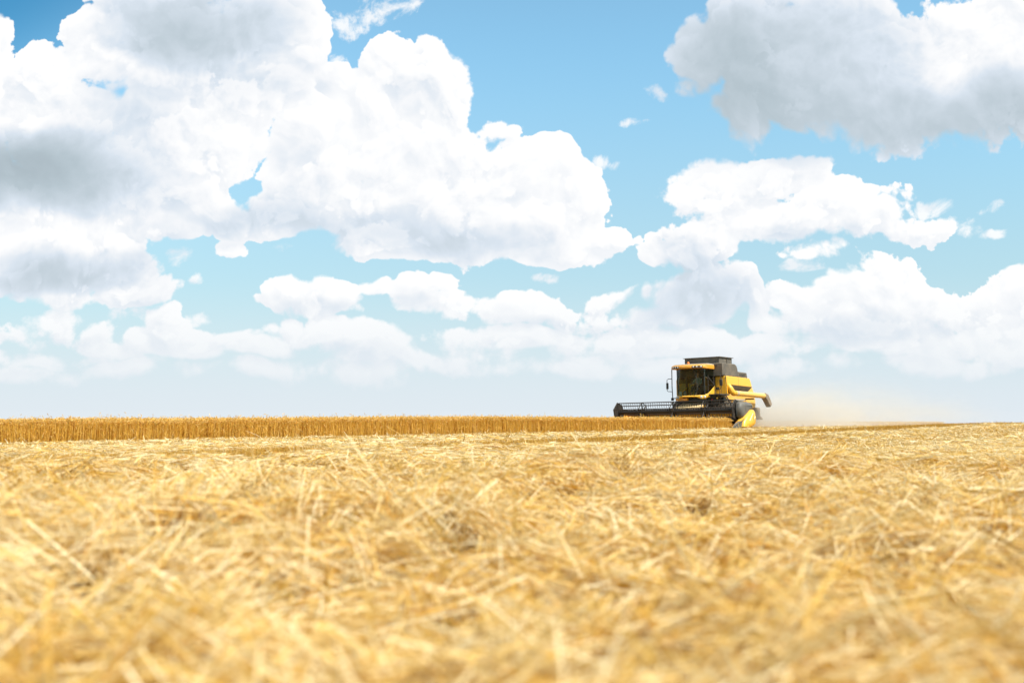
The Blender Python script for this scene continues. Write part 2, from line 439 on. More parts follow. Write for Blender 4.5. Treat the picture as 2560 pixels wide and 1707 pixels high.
# ------------------------------------------------------------------ mesh helpers
class MB:
    """collects simple solids and builds them as one mesh; points are (forward, left, up)"""
    def __init__(s): s.v = []; s.f = []
    def add(s, vs, fs):
        o = len(s.v); s.v += [tuple(map(float, p)) for p in vs]; s.f += [[i + o for i in q] for q in fs]
    def box(s, f0, f1, l0, l1, u0, u1):
        s.add([(a, b, c) for a in (f0, f1) for b in (l0, l1) for c in (u0, u1)],
              [(0, 1, 3, 2), (4, 6, 7, 5), (0, 4, 5, 1), (2, 3, 7, 6), (0, 2, 6, 4), (1, 5, 7, 3)])
    def prism(s, pts, a0, a1, axis='l'):
        """polygon of (p, q) pairs pushed along an axis: l -> (f,u), f -> (l,u), u -> (f,l)"""
        def at(p, q, a): return {'l': (p, a, q), 'f': (a, p, q), 'u': (p, q, a)}[axis]
        n = len(pts)
        s.add([at(p, q, a0) for p, q in pts] + [at(p, q, a1) for p, q in pts],
              [list(range(n)), list(range(2 * n - 1, n - 1, -1))] + [(i, n + i, n + (i + 1) % n, (i + 1) % n) for i in range(n)])
    def loft(s, rings, cap=True, closed=True):
        n = len(rings[0]); vs = [p for r in rings for p in r]; fs = []
        for k in range(len(rings) - 1):
            for i in range(n if closed else n - 1):
                j = (i + 1) % n
                fs.append((k * n + i, k * n + j, (k + 1) * n + j, (k + 1) * n + i))
        if cap:
            fs.append(list(range(n - 1, -1, -1))); fs.append(list(range((len(rings) - 1) * n, len(rings) * n)))
        s.add(vs, fs)
    def tube(s, path, r, n=8):
        pts = [Vector(p) for p in path]; rr = r if isinstance(r, (list, tuple)) else [r] * len(pts)
        rings = []; prev = None
        for i, p in enumerate(pts):
            d = (pts[min(i + 1, len(pts) - 1)] - pts[max(i - 1, 0)]).normalized()
            a = prev if prev is not None else (Vector((0, 0, 1)) if abs(d.z) < 0.9 else Vector((1, 0, 0)))
            x = (a - d * a.dot(d)).normalized(); y = d.cross(x); prev = x
            rings.append([p + (x * math.cos(t) + y * math.sin(t)) * rr[i] for t in [2 * math.pi * k / n for k in range(n)]])
        s.loft(rings)
    def lathe(s, prof, centre, axis='l', n=24):
        """profile of (radius, along) turned about an axis through centre"""
        rings = []
        for r, a in prof:
            ring = []
            for k in range(n):
                c, d = r * math.cos(2 * math.pi * k / n), r * math.sin(2 * math.pi * k / n)
                ring.append({'l': (centre[0] + c, centre[1] + a, centre[2] + d), 'f': (centre[0] + a, centre[1] + c, centre[2] + d),
                             'u': (centre[0] + c, centre[1] + d, centre[2] + a)}[axis])
            rings.append(ring)
        s.loft(rings)
    def build(s, name, mat_, parent=None, bevel=0.0, smooth=35, label=None):
        me = bpy.data.meshes.new(name); me.from_pydata(s.v, [], s.f)
        bm = bmesh.new(); bm.from_mesh(me); bmesh.ops.recalc_face_normals(bm, faces=bm.faces); bm.to_mesh(me); bm.free()
        me.materials.append(mat_)
        o = bpy.data.objects.new(name, me); scene.collection.objects.link(o)
        if parent is not None: o.parent = parent
        if smooth:
            for p in me.polygons: p.use_smooth = True
            me.set_sharp_from_angle(angle=R(smooth))
        if bevel:
            b = o.modifiers.new('bevel', 'BEVEL'); b.width = bevel; b.segments = 2; b.limit_method = 'ANGLE'; b.angle_limit = R(40)
            b.harden_normals = False
        if label: o['label'] = label
        return o

def tag(o, label, cat=None, group=None, kind=None):
    o['label'] = label
    if cat: o['category'] = cat
    if group: o['group'] = group
    if kind: o['kind'] = kind
    return o

# ------------------------------------------------------------------ ground sheet
def build_ground():
    ys = np.concatenate([np.linspace(-60, -2, 14), np.linspace(-1, 30, 125), np.linspace(30.5, 130, 160), np.geomspace(134, 9000, 50)])
    xa = np.concatenate([np.linspace(0, 24, 97), np.linspace(24.6, 90, 80), np.geomspace(94, 9000, 40)])
    xs = np.concatenate([-xa[:0:-1], xa])
    X, Y = np.meshgrid(xs, ys)
    Z = land(X, Y) + 0.12 * mat(X, Y) * (np.hypot(X, Y) < 140)
    nx, ny = len(xs), len(ys)
    co = np.stack([X, Y, Z], -1).reshape(-1, 3)
    idx = np.arange(nx * ny).reshape(ny, nx)
    q = np.stack([idx[:-1, :-1], idx[:-1, 1:], idx[1:, 1:], idx[1:, :-1]], -1).reshape(-1, 4)
    me = quads_mesh('ground', co, q)
    m, N, out = new_mat('field_soil_and_chaff')
    tcn = N.new('ShaderNodeTexCoord')
    n = N.noise(tcn.outputs['Object'], 2.2, 8, 0.65); n2 = N.noise(tcn.outputs['Object'], 30, 4, 0.7)
    f = N.smooth(N.math('MULTIPLY_ADD', n2.outputs[0], 0.6, N.math('MULTIPLY', n.outputs[0], 0.5)), 0.35, 0.75)
    col = N.mix(f, (0.055, 0.026, 0.008, 1), (0.36, 0.19, 0.04, 1))
    p = principled(N, col, 0.95, 0, 0.1)
    b = N.new('ShaderNodeBump'); b.inputs['Strength'].default_value = 0.6; b.inputs['Distance'].default_value = 0.03
    N.put(b.inputs['Height'], n2.outputs[0]); N.t.links.new(b.outputs[0], p.inputs['Normal'])
    N.t.links.new(p.outputs[0], out.inputs[0])
    me.materials.append(m)
    o = bpy.data.objects.new('ground', me); scene.collection.objects.link(o)
    for pl in me.polygons: pl.use_smooth = True
    tag(o, 'pale harvested field sloping away towards the horizon', kind='structure')

def quads_mesh(name, co, q, tint=None):
    me = bpy.data.meshes.new(name)
    me.vertices.add(len(co)); me.vertices.foreach_set('co', np.ascontiguousarray(co, dtype=np.float32).ravel())
    nq = len(q)
    me.loops.add(nq * 4); me.loops.foreach_set('vertex_index', np.ascontiguousarray(q, dtype=np.int32).ravel())
    me.polygons.add(nq); me.polygons.foreach_set('loop_start', np.arange(0, nq * 4, 4, dtype=np.int32))
    if tint is not None:
        a = me.attributes.new('tint', 'FLOAT', 'FACE'); a.data.foreach_set('value', np.ascontiguousarray(tint, dtype=np.float32))
    me.update(calc_edges=True)
    return me
build_ground()

# ------------------------------------------------------------------ straw and stubble
def ribbons(base, d, length, width, bend, roll, segs=2):
    """thin curved blades: base point, unit direction, length, width, bend vector, roll angle"""
    n = len(base)
    up = np.tile(np.array([0.0, 0.0, 1.0]), (n, 1))
    steep = np.abs(d[:, 2]) > 0.85
    up[steep] = np.array([1.0, 0.0, 0.0])
    a = np.cross(d, up); a /= np.linalg.norm(a, axis=1, keepdims=True)
    b = np.cross(a, d)
    side = a * np.cos(roll)[:, None] + b * np.sin(roll)[:, None]
    pts = []
    for k in range(segs + 1):
        t = k / segs
        c = base + d * (length * t)[:, None] + bend * (t * t)
        w = width * (1.0 if k < segs else 0.55)
        pts += [c - side * (w / 2)[:, None], c + side * (w / 2)[:, None]]
    m = 2 * (segs + 1)
    co = np.stack(pts, 1).reshape(-1, 3)
    off = (np.arange(n) * m)[:, None, None]
    f = np.array([[2 * k, 2 * k + 1, 2 * k + 3, 2 * k + 2] for k in range(segs)])[None]
    return co, (f + off).reshape(-1, 4)

def scatter(d0, d1, rho, half=0.60):
    wide = half * d1 + 2.0
    n = int(2 * wide * (d1 - d0) * rho)
    y = d0 + rng.random(n) * (d1 - d0)
    x = (rng.random(n) * 2 - 1) * wide
    k = np.abs(x) < half * y + 2.0
    return x[k], y[k]

def straw_material(name, dark, mid, light, trans=0.34):
    m, N, out = new_mat(name)
    at = N.new('ShaderNodeAttribute'); at.attribute_name = 'tint'
    cr = N.new('ShaderNodeValToRGB'); N.put(cr.inputs[0], at.outputs['Fac'])
    e = cr.color_ramp.elements
    e[0].position = 0.0; e[0].color = rgba(dark); e[1].position = 1.0; e[1].color = rgba(light)
    x = e.new(0.5); x.color = rgba(mid)
    p = principled(N, cr.outputs[0], 0.5, 0, 0.25)
    tl = N.new('ShaderNodeBsdfTranslucent'); N.t.links.new(cr.outputs[0], tl.inputs[0])
    ms = N.new('ShaderNodeMixShader'); ms.inputs[0].default_value = trans
    N.t.links.new(p.outputs[0], ms.inputs[1]); N.t.links.new(tl.outputs[0], ms.inputs[2])
    N.t.links.new(ms.outputs[0], out.inputs[0])
    return m

STRAW = straw_material('dry_straw', (0.46, 0.20, 0.010), (0.71, 0.465, 0.105), (0.91, 0.80, 0.51))
STUBBLE = straw_material('cut_stubble', (0.42, 0.20, 0.02), (0.64, 0.39, 0.08), (0.82, 0.62, 0.27), 0.35)
STRAW_TIERS = [  # from, to, per square metre, width, length
    (1.0, 4.5, 1900, 0.0060, 0.40), (4.5, 8, 1500, 0.0064, 0.38), (8, 14, 1100, 0.0078, 0.31),
    (14, 26, 620, 0.010, 0.24), (26, 60, 240, 0.016, 0.26), (60, 135, 50, 0.032, 0.36)]

def build_straw():
    cos, qs, ts, off = [], [], [], 0
    for (d0, d1, rho, w, L) in STRAW_TIERS:
        x, y = scatter(d0, d1, rho)
        h = mat(x, y); band = stubble_band(x, y)
        hollow = hollows(x, y)
        keep = ~in_crop(x, y) & (rng.random(len(x)) > band * (0.85 if d0 < 26 else 0.18)) & (rng.random(len(x)) > hollow * 0.82)
        x, y, h = x[keep], y[keep], h[keep]
        # most straws lie together in locks, the rest fall anyhow
        n = len(x)
        az = rng.random(n) * 2 * np.pi
        tilt = rng.normal(0.02, 0.13 if d0 < 14 else 0.07, n)
        lift = np.sqrt(rng.random(n))
        nl = int(n * 0.62); per = 9
        ids = rng.integers(0, n, max(nl // per, 1))[np.arange(nl) // per % max(nl // per, 1)]
        along = rng.normal(0, 0.09, nl); apart = rng.normal(0, 0.022 + 0.0012 * d0, nl)
        x[:nl] = x[ids] + np.cos(az[ids]) * along - np.sin(az[ids]) * apart
        y[:nl] = y[ids] + np.sin(az[ids]) * along + np.cos(az[ids]) * apart
        laz, ltilt, llift = az[ids].copy(), tilt[ids].copy(), lift[ids].copy()
        az[:nl] = laz + rng.normal(0, 0.17, nl); tilt[:nl] = ltilt + rng.normal(0, 0.05, nl)
        lift[:nl] = np.clip(llift + rng.normal(0, 0.15, nl), 0, 1.15)
        h = mat(x, y)
        poke_ = rng.random(n) < (0.045 if d0 < 14 else 0.02)
        ln = L * rng.lognormal(0, 0.40, n) * np.where(poke_, 0.7, 1.0)
        poke = poke_
        tilt = np.where(poke, rng.uniform(0.25, 1.0, n), tilt)
        d = np.stack([np.cos(az) * np.cos(tilt), np.sin(az) * np.cos(tilt), np.sin(tilt)], 1)
        e = 0.12       # straw follows the heaps it lies on
        sl = ((mat(x + e * np.cos(az), y + e * np.sin(az)) - mat(x - e * np.cos(az), y - e * np.sin(az))) / (2 * e)) * (0.75 if d0 < 14 else 0.4)
        d[:, 2] += np.where(poke, 0, sl); d /= np.linalg.norm(d, axis=1, keepdims=True)
        z = land(x, y) + h * (0.30 + 0.72 * lift)
        base = np.stack([x, y, z], 1) - d * (ln * np.where(poke, 0.15, 0.5))[:, None]
        bend = rng.normal(0, 0.14, (n, 3)) * ln[:, None]; bend[:, 2] = -0.07 * ln + 0.4 * bend[:, 2]
        co, q = ribbons(base, d, ln, w * rng.lognormal(0, 0.3, n), bend, rng.random(n) * np.pi, 4 if d1 <= 8 else 2)
        sg = 4 if d1 <= 8 else 2
        t = np.clip((0.64 if d0 < 14 else 0.68) + 0.29 * rng.normal(0, 1, n) + 0.25 * (vnoise(x / 1.1, y / 1.1, 7) - 0.5), 0, 1)
        cos.append(co); qs.append(q + off); ts.append(np.repeat(t, sg)); off += len(co)
    me = quads_mesh('straw', np.concatenate(cos), np.concatenate(qs), np.concatenate(ts))
    me.materials.append(STRAW)
    o = bpy.data.objects.new('straw', me); scene.collection.objects.link(o)
    tag(o, 'loose pale straw lying in tangled swaths over the cut field', 'straw', kind='stuff')

def build_stubble():
    cos, qs, ts, off = [], [], [], 0
    for (d0, d1, rho, w) in [(1.0, 8, 110, 0.005), (8, 14, 260, 0.006), (14, 26, 520, 0.009), (26, 60, 230, 0.014), (60, 130, 30, 0.03)]:
        x, y = scatter(d0, d1, rho)
        t = ACROSS[0] * x + ACROSS[1] * y
        # drill rows run along the edge of the crop
        t2 = np.round(t / 0.14) * 0.14 + rng.normal(0, 0.015, len(x))
        x = x + ACROSS[0] * (t2 - t); y = y + ACROSS[1] * (t2 - t)
        band = stubble_band(x, y)
        keep = ~in_crop(x, y) & (rng.random(len(x)) < 0.22 + 0.78 * band)
        x, y = x[keep], y[keep]; n = len(x)
        tilt = np.pi / 2 - np.abs(rng.normal(0, 0.16, n)); az = rng.random(n) * 2 * np.pi
        d = np.stack([np.cos(az) * np.cos(tilt), np.sin(az) * np.cos(tilt), np.sin(tilt)], 1)
        base = np.stack([x, y, land(x, y)], 1)
        ln = (rng.uniform(0.06, 0.14, n) if d0 < 14 else rng.uniform(0.03, 0.09, n)) + 0.3 * mat(x, y) + 0.09 * stubble_band(x, y)
        co, q = ribbons(base, d, ln, w * rng.lognormal(0, 0.25, n), rng.normal(0, 0.02, (n, 3)), rng.random(n) * np.pi, 1)
        cos.append(co); qs.append(q + off); ts.append(np.clip(rng.normal(0.25, 0.2, n), 0, 1)); off += len(co)
    me = quads_mesh('stubble', np.concatenate(cos), np.concatenate(qs), np.concatenate(ts))
    me.materials.append(STUBBLE)
    o = bpy.data.objects.new('stubble', me); scene.collection.objects.link(o)
    tag(o, 'short upright golden stubble in drill rows under the straw', 'stubble', kind='stuff')

WHEAT = straw_material('ripe_wheat', (0.52, 0.27, 0.022), (0.75, 0.47, 0.08), (0.86, 0.66, 0.28), 0.38)
def build_wheat():
    pos = []
    # the open face of the crop, then its depth
    for (a0, a1, e0, e1, rho) in [(-26, 45, 0, 0.5, 800), (-26, 45, 0.5, 2.5, 260), (-26, 45, 2.5, 9, 90), (-26, 70, 9, 28, 22)]:
        n = int((a1 - a0) * (e1 - e0) * rho)
        s = rng.uniform(a0, a1, n); t = EDGE - 0.1 + rng.uniform(e0, e1, n)
        pos.append(np.stack([ALONG[0] * s + ACROSS[0] * t, ALONG[1] * s + ACROSS[1] * t], 1))
    # the crop left standing on the far side of the machine
    n = 42000
    f = -rng.random(n) ** 1.4 * 70 + 3.7; l = -3.95 - rng.random(n) ** 2 * 14
    pos.append(np.stack([ROOT[0] + HEADING[0] * f + LEFTWARD[0] * l, ROOT[1] + HEADING[1] * f + LEFTWARD[1] * l], 1))
    p = np.concatenate(pos); x, y = p[:, 0], p[:, 1]
    keep = in_crop(x, y) & (np.abs(x) < 0.66 * y + 4)
    x, y = x[keep], y[keep]; n = len(x)
    dist = np.hypot(x, y)
    wid = 0.0045 + 0.00016 * dist
    h = 0.64 + 0.045 * rng.normal(0, 1, n) + 0.05 * (vnoise(x / 1.5, y / 1.5, 9) - 0.5)
    h = h - 0.15 * np.clip((ALONG[0] * x + ALONG[1] * y - 24) / 17, 0, 1)
    tall = rng.random(n) < 0.012
    h = np.where(tall, h + rng.uniform(0.06, 0.16, n), h)
    az = rng.random(n) * 2 * np.pi; lean = np.abs(rng.normal(0, 0.07, n))
    d = np.stack([np.cos(az) * np.sin(lean), np.sin(az) * np.sin(lean), np.cos(lean)], 1)
    base = np.stack([x, y, land(x, y)], 1)
    bend = np.stack([np.cos(az), np.sin(az), np.zeros(n)], 1) * (rng.uniform(0, 0.07, n))[:, None]
    cos, qs, ts, off = [], [], [], 0
    stem_t = np.clip(rng.normal(0.50, 0.12, n), 0, 1)
    co, q = ribbons(base, d, h, wid, bend, rng.random(n) * np.pi, 2)
    cos.append(co); qs.append(q); ts.append(np.repeat(stem_t, 2)); off = len(co)
    # ears nod over at the top; two crossed blades give each one body
    top = base + d * h[:, None] + bend
    nod = rng.uniform(0.1, 1.9, n)
    ed = np.stack([np.cos(az) * np.sin(nod), np.sin(az) * np.sin(nod), np.cos(nod)], 1)
    el = rng.uniform(0.065, 0.10, n)
    drop = np.stack([np.cos(az), np.sin(az), -np.ones(n)], 1) * (el * 0.25)[:, None]
    roll = rng.random(n) * np.pi
    for k in range(2):
        co, q = ribbons(top, ed, el, 0.013 + 0.00018 * dist, drop, roll + k * np.pi / 2, 2)
        cos.append(co); qs.append(q + off); off += len(co)
        ts.append(np.repeat(np.clip(rng.normal(0.74, 0.17, n), 0, 1), 2))
    # dry leaves hanging from the stems
    k = rng.random(n) < 0.75
    m = int(k.sum())
    hh = rng.uniform(0.25, 0.85, m)
    lb = base[k] + d[k] * (h[k] * hh)[:, None] + bend[k] * (hh ** 2)[:, None]
    la = rng.random(m) * 2 * np.pi; lt = rng.uniform(-0.3, 0.9, m)
    ld = np.stack([np.cos(la) * np.cos(lt), np.sin(la) * np.cos(lt), np.sin(lt)], 1)
    ll = rng.uniform(0.08, 0.2, m)
    co, q = ribbons(lb, ld, ll, (0.006 + 0.00012 * dist[k]), np.stack([np.zeros(m), np.zeros(m), -ll * 0.8], 1), rng.random(m) * np.pi, 2)
    cos.append(co); qs.append(q + off); ts.append(np.repeat(np.clip(rng.normal(0.55, 0.2, m), 0, 1), 2))
    me = quads_mesh('wheat', np.concatenate(cos), np.concatenate(qs), np.concatenate(ts))
    me.materials.append(WHEAT)
    o = bpy.data.objects.new('wheat', me); scene.collection.objects.link(o)
    tag(o, 'golden ripe wheat standing uncut in a long straight edge', 'wheat', kind='stuff')

build_straw(); build_stubble(); build_wheat()

# ------------------------------------------------------------------ combine harvester
def machine_frame():
    """stands on its wheels on the sloping field"""
    def at(f, l):
        p = ROOT + HEADING * f + LEFTWARD * l
        return float(land(p[0], p[1]))
    z = (at(0, 1.25) + at(0, -1.25)) / 2
    roll = math.atan((at(0, 3.6) - at(0, -3.6)) / 7.2)
    pitch = math.atan((at(2.5, 0) - at(-3.5, 0)) / 6.0)
    fx = Vector((HEADING[0], HEADING[1], 0)).normalized()
    fx = (fx * math.cos(pitch) + Vector((0, 0, math.sin(pitch)))).normalized()
    ly = Vector((-fx.y, fx.x, 0)).normalized()
    ly = (ly * math.cos(roll) + Vector((0, 0, math.sin(roll)))).normalized()
    uz = fx.cross(ly).normalized(); ly = uz.cross(fx)
    m = Matrix((fx, ly, uz)).transposed().to_4x4()
    m.translation = (ROOT[0], ROOT[1], z)
    return m
MACHINE = machine_frame()
combine = bpy.data.objects.new('combine_harvester', None)
scene.collection.objects.link(combine)
combine.matrix_world = MACHINE
combine.empty_display_size = 0.5
tag(combine, 'yellow combine harvester with a dark grain tank and a wide black reel cutting wheat', 'combine harvester')

def mirror_l(pts): return [(p[0], -p[1], p[2]) for p in pts]

def build_machine():
    root = combine
    # ---------------- hull
    b = MB()
    hood = [(-0.35, 1.25), (-0.35, 2.72), (-3.0, 2.80), (-3.55, 2.70), (-4.0, 2.45), (-4.28, 2.05), (-4.42, 1.60), (-4.40, 1.24), (-2.0, 1.0), (-0.35, 1.0)]
    b.prism(hood, -1.28, 1.28, 'l')
    hull = b.build('rear_hood', M['yellow_rear'], root, bevel=0.10)
    d = MB(); d.prism([(-1.5, 1.70), (-3.2, 1.72), (-2.2, 1.52), (-1.5, 1.50)], 1.283, 1.29, 'l'); d.build('stripe', M['decal'], hull)
    for s, nm in ((1, 'side_panel'), (-1, 'side_panel')):
        b = MB()
        top = [(0.06, 2.40), (0.06, 2.97), (-2.98, 2.93), (-3.16, 2.72), (-3.32, 2.41), (-0.45, 2.47)]
        b.prism(top, s * 1.30, s * 1.56, 'l')
        p = b.build(nm, M['yellow'] if s > 0 else M['yellow'], root, bevel=0.04)
        g = MB(); g.prism([(-1.45, 2.46), (-1.45, 2.93), (-1.462, 2.93), (-1.462, 2.46)], s * 1.561, s * 1.565, 'l'); g.build('panel_joint', M['grey'], p)
        # dark hollow under the upper panel
        r = MB()
        r.loft([[(-0.40, s * 1.55, 2.475), (-3.30, s * 1.55, 2.415), (-2.98, s * 1.30, 2.02), (-0.62, s * 1.30, 2.06)],
                [(-0.40, s * 1.50, 2.49), (-3.30, s * 1.50, 2.43), (-2.98, s * 1.285, 2.04), (-0.62, s * 1.285, 2.08)]])
        r.build('side_recess', M['grey'], root)
    # front wall of the body either side of the cab
    for s in (1, -1):
        b = MB()
        b.box(-0.40, 0.07, s * 0.52, s * (1.53 if s > 0 else 1.64), 1.93, 2.96 if s > 0 else 2.88)
        p = b.build('front_panel', M['yellow'], root, bevel=0.05)
        b = MB(); b.box(0.073, 0.082, s * 0.86, s * 1.10, 2.20, 2.36); b.build('vent', M['black'], p)
        b = MB(); b.box(0.073, 0.079, s * 1.235, s * 1.247, 1.97, 2.92); b.build('panel_joint', M['grey'], p)
    # ---------------- grain tank
    b = MB()
    arc = [(-1.30 - 0.42 * math.sin(a), 3.28 + 0.42 * math.cos(a)) for a in [0, .3, .6, .9, 1.2, math.pi / 2]]
    prof = [(0.28, 2.975), (0.28, 3.70)] + arc + [(-1.72, 2.975)]
    b.prism(prof, -1.42, 1.42, 'l')
    tank = b.build('grain_tank', M['grey'], root, bevel=0.025)
    b = MB()
    for (f0, f1, l0, l1) in ((0.0, 0.04, -1.05, 1.12), (-1.60, -1.56, -1.05, 1.12), (-1.56, 0.0, -1.05, -1.01), (-1.56, 0.0, 1.08, 1.12)):
        b.box(f0, f1, l0, l1, 3.69, 4.06)
    b.build('tank_extension', M['grey'], tank)
    b = MB()
    b.prism([(-1.68, -1.13), (0.12, -1.13), (0.12, 1.20), (-1.68, 1.20)], 4.06, 4.085, 'u')
    b.build('tank_lid', M['grey'], tank)
    b = MB(); b.tube([(-0.85, 1.13, 4.0), (-0.9, 1.15, 3.86), (-0.85, 1.15, 3.80), (-0.95, 1.14, 3.76)], 0.014); b.build('rope', M['black'], tank)
    b = MB(); b.box(0.281, 0.30, 0.85, 1.10, 3.52, 3.60); b.build('handle', M['black'], tank)
    b = MB()
    b.prism([(-1.724, 2.965), (-1.724, 3.28), (-2.92, 3.25), (-3.02, 2.935)], -1.30, 1.415, 'l')
    eng = b.build('engine_cover', M['grey'], root, bevel=0.02)
    b = MB()
    for k in range(9): b.box(-1.95 - k * 0.1, -1.91 - k * 0.1, 1.416, 1.424, 3.02, 3.18)
    b.build('air_grille', M['black'], eng)
    b = MB(); b.tube([(-2.3, -0.9, 3.2), (-2.3, -0.9, 3.42), (-2.42, -0.9, 3.52)], 0.07, 12); b.build('exhaust_pipe', M['black'], eng)
    # ---------------- unloading auger folded along the left side
    b = MB()
    b.tube([(-0.44, 1.70, 2.01), (-1.2, 1.72, 1.99), (-4.40, 1.80, 1.92)], 0.15, 20)
    tube = b.build('unloading_auger', M['yellow_rear'], root)
    b = MB()
    b.tube([(-0.22, 1.40, 2.44), (-0.22, 1.54, 2.40), (-0.22, 1.64, 2.26), (-0.28, 1.69, 2.09), (-0.45, 1.70, 2.01)], [0.13, 0.145, 0.155, 0.165, 0.165], 20)
    b.build('elbow', M['yellow'], tube)
    b = MB(); b.tube([(-0.78, 1.708, 2.002), (-0.94, 1.712, 1.997)], 0.155, 20); b.build('band', M['silver'], tube)
    b = MB(); b.tube([(-0.52, 1.702, 2.008), (-0.55, 1.702, 2.007)], 0.172, 20); b.build('flange', M['yellow'], tube)
    b = MB()
    def ring(f, l, u, hw, hh, tilt):
        c, s = math.cos(tilt), math.sin(tilt)
        return [(f + a * s * hh, l + q * hw, u + a * c * hh) for a, q in ((-1, -1), (-1, 1), (1, 1), (1, -1))]
    b.loft([ring(-4.36, 1.80, 1.92, 0.16, 0.17, 0.05), ring(-4.60, 1.80, 1.85, 0.16, 0.185, -0.5), ring(-4.90, 1.80, 1.58, 0.155, 0.175, -0.85), ring(-5.12, 1.80, 1.34, 0.145, 0.155, -0.95)])
    b.build('spout', M['spout'], tube, bevel=0.03)
    b = MB(); b.box(-3.0, -2.9, 1.28, 1.80, 1.68, 1.76); b.build('auger_cradle', M['black'], root)
    # ---------------- straw chopper and rear end
    b = MB()
    b.prism([(-3.9, 1.26), (-5.25, 1.26), (-5.34, 1.16), (-5.36, 0.74), (-5.72, 0.58), (-5.68, 0.52), (-4.9, 0.56), (-3.9, 0.75)], -1.12, 1.12, 'l')
    b.build('straw_chopper', M['spout'], root, bevel=0.02)
    b = MB()
    b.box(-3.6, 0.4, -0.85, 0.85, 0.55, 1.24); b.box(-3.4, -3.2, -1.1, 1.1, 0.46, 0.60)
    b.box(-0.18, 0.18, -1.0, 1.0, 0.62, 0.98)
    b.build('chassis', M['black'], root, bevel=0.02)
    # ---------------- wheels
    def wheel(f, l, rad, wid, n):
        s = 1 if l > 0 else -1
        t = MB()
        t.lathe([(rad * 0.58, -wid / 2), (rad * 0.80, -wid / 2 * 1.04), (rad * 0.95, -wid / 2 * 0.9), (rad * 0.965, -wid * 0.2), (rad * 0.965, wid * 0.2),
                 (rad * 0.95, wid / 2 * 0.9), (rad * 0.80, wid / 2 * 1.04), (rad * 0.58, wid / 2)], (f, l, rad), 'l', 40)
        for k in range(n):
            for side in (-1, 1):
                a = 2 * math.pi * (k + (0.5 if side > 0 else 0)) / n
                ring0, ring1 = [], []
                for (w0, da) in ((0.03 * side, 0.0), (wid * 0.47 * side, 0.16)):
                    c, sn = math.cos(a + da), math.sin(a + da); c2, s2 = math.cos(a + da + 0.055), math.sin(a + da + 0.055)
                    ring0 += [(f + c * rad * 0.94, l + w0, rad + sn * rad * 0.94), (f + c2 * rad * 0.94, l + w0, rad + s2 * rad * 0.94)]
                    ring1 += [(f + c * rad, l + w0, rad + sn * rad), (f + c2 * rad, l + w0, rad + s2 * rad)]
                q = [ring0[0], ring0[1], ring0[3], ring0[2]]; q2 = [ring1[0], ring1[1], ring1[3], ring1[2]]
                t.loft([q, q2])
        w = t.build('wheel', M['tyre'], root)
        r_ = MB()
        r_.lathe([(0.02, s * wid * 0.10), (rad * 0.22, s * wid * 0.10), (rad * 0.26, s * wid * 0.16), (rad * 0.48, s * wid * 0.22), (rad * 0.60, s * wid * 0.46), (rad * 0.60, -s * wid * 0.46), (0.02, -s * wid * 0.3)], (f, l, rad), 'l', 32)
        r_.build('rim', M['yellow_rear'], w)
    wheel(0.0, 1.28, 0.84, 0.62, 18); wheel(0.0, -1.28, 0.84, 0.62, 18)
    wheel(-3.3, 1.2, 0.52, 0.38, 16); wheel(-3.3, -1.2, 0.52, 0.38, 16)
    # ---------------- cab
    b = MB()
    b.box(0.16, 1.38, -0.80, 0.80, 1.78, 1.86)                         # floor
    b.box(0.10, 0.16, -0.86, 0.86, 1.80, 3.38)                         # rear wall
    for s in (1, -1):
        b.box(0.10, 0.24, s * 0.80, s * 0.88, 1.86, 3.38)              # rear posts
        b.tube([(1.36, s * 0.84, 1.86), (1.40, s * 0.845, 3.38)], 0.026, 8)
    cab = b.build('cab', M['interior'], root)
    def front(l): return 1.72 - 0.36 * (l / 0.84) ** 2
    ls = np.linspace(-0.84, 0.84, 17)
    def low(l): return 1.86 + 0.10 * max(0, abs(l) - 0.45) ** 2 * 6
    b = MB()
    rows = [[(front(l) - 0.05 * (1 - v) + 0.05 * v, l, low(l) * (1 - v) + 3.37 * v) for l in ls] for v in np.linspace(0, 1, 6)]
    b.loft(rows, cap=False, closed=False)
    b.build('windscreen', M['glass'], cab, smooth=80)
    for s in (1, -1):
        b = MB(); b.add([(1.33, s * 0.845, 1.96), (0.26, s * 0.87, 2.38), (0.26, s * 0.87, 3.37), (1.38, s * 0.845, 3.37)], [(0, 1, 2, 3)]); b.build('side_window', M['glass'], cab, smooth=0)
        b = MB()
        b.prism([(1.36, 1.80), (1.36, 1.93), (1.05, 1.99), (0.70, 2.13), (0.20, 2.42), (0.20, 1.80)], s * 0.852, s * 0.90, 'l')
        b.build('door_panel', M['yellow'], cab, bevel=0.012)
        b = MB(); b.box(0.30, 0.33, s * 0.885, s * 0.905, 2.55, 2.80); b.tube([(0.45, s * 0.90, 2.6), (0.45, s * 0.94, 2.6), (0.45, s * 0.94, 2.95), (0.45, s * 0.90, 2.95)], 0.014); b.build('door_handle', M['black'], cab)
    # lower trim that sweeps under the windscreen
    b = MB()
    lt = np.linspace(-1.02, 1.02, 23)
    def trim(l):
        w = min(1.0, max(0.0, (abs(l) - 0.42) / 0.30)); w = w * w * (3 - 2 * w)
        f = 1.73 - 0.34 * (l / 0.84) ** 2 + 0.02
        lo = 1.775 - 0.10 * w; hi = 1.868 + 0.02 * w
        e = max(0, abs(l) - 0.86) / 0.16
        return f, lo + 0.10 * e, hi + 0.10 * e * (1 if l > 0 else -0.5)
    rings = []
    for l in lt:
        f, lo, hi = trim(l)
        rings.append([(f, l, lo), (f + 0.05, l, (lo + hi) / 2), (f, l, hi), (f - 0.16, l, hi), (f - 0.16, l, lo)])
    b.loft(rings)
    b.build('lower_trim', M['yellow'], cab, smooth=60)
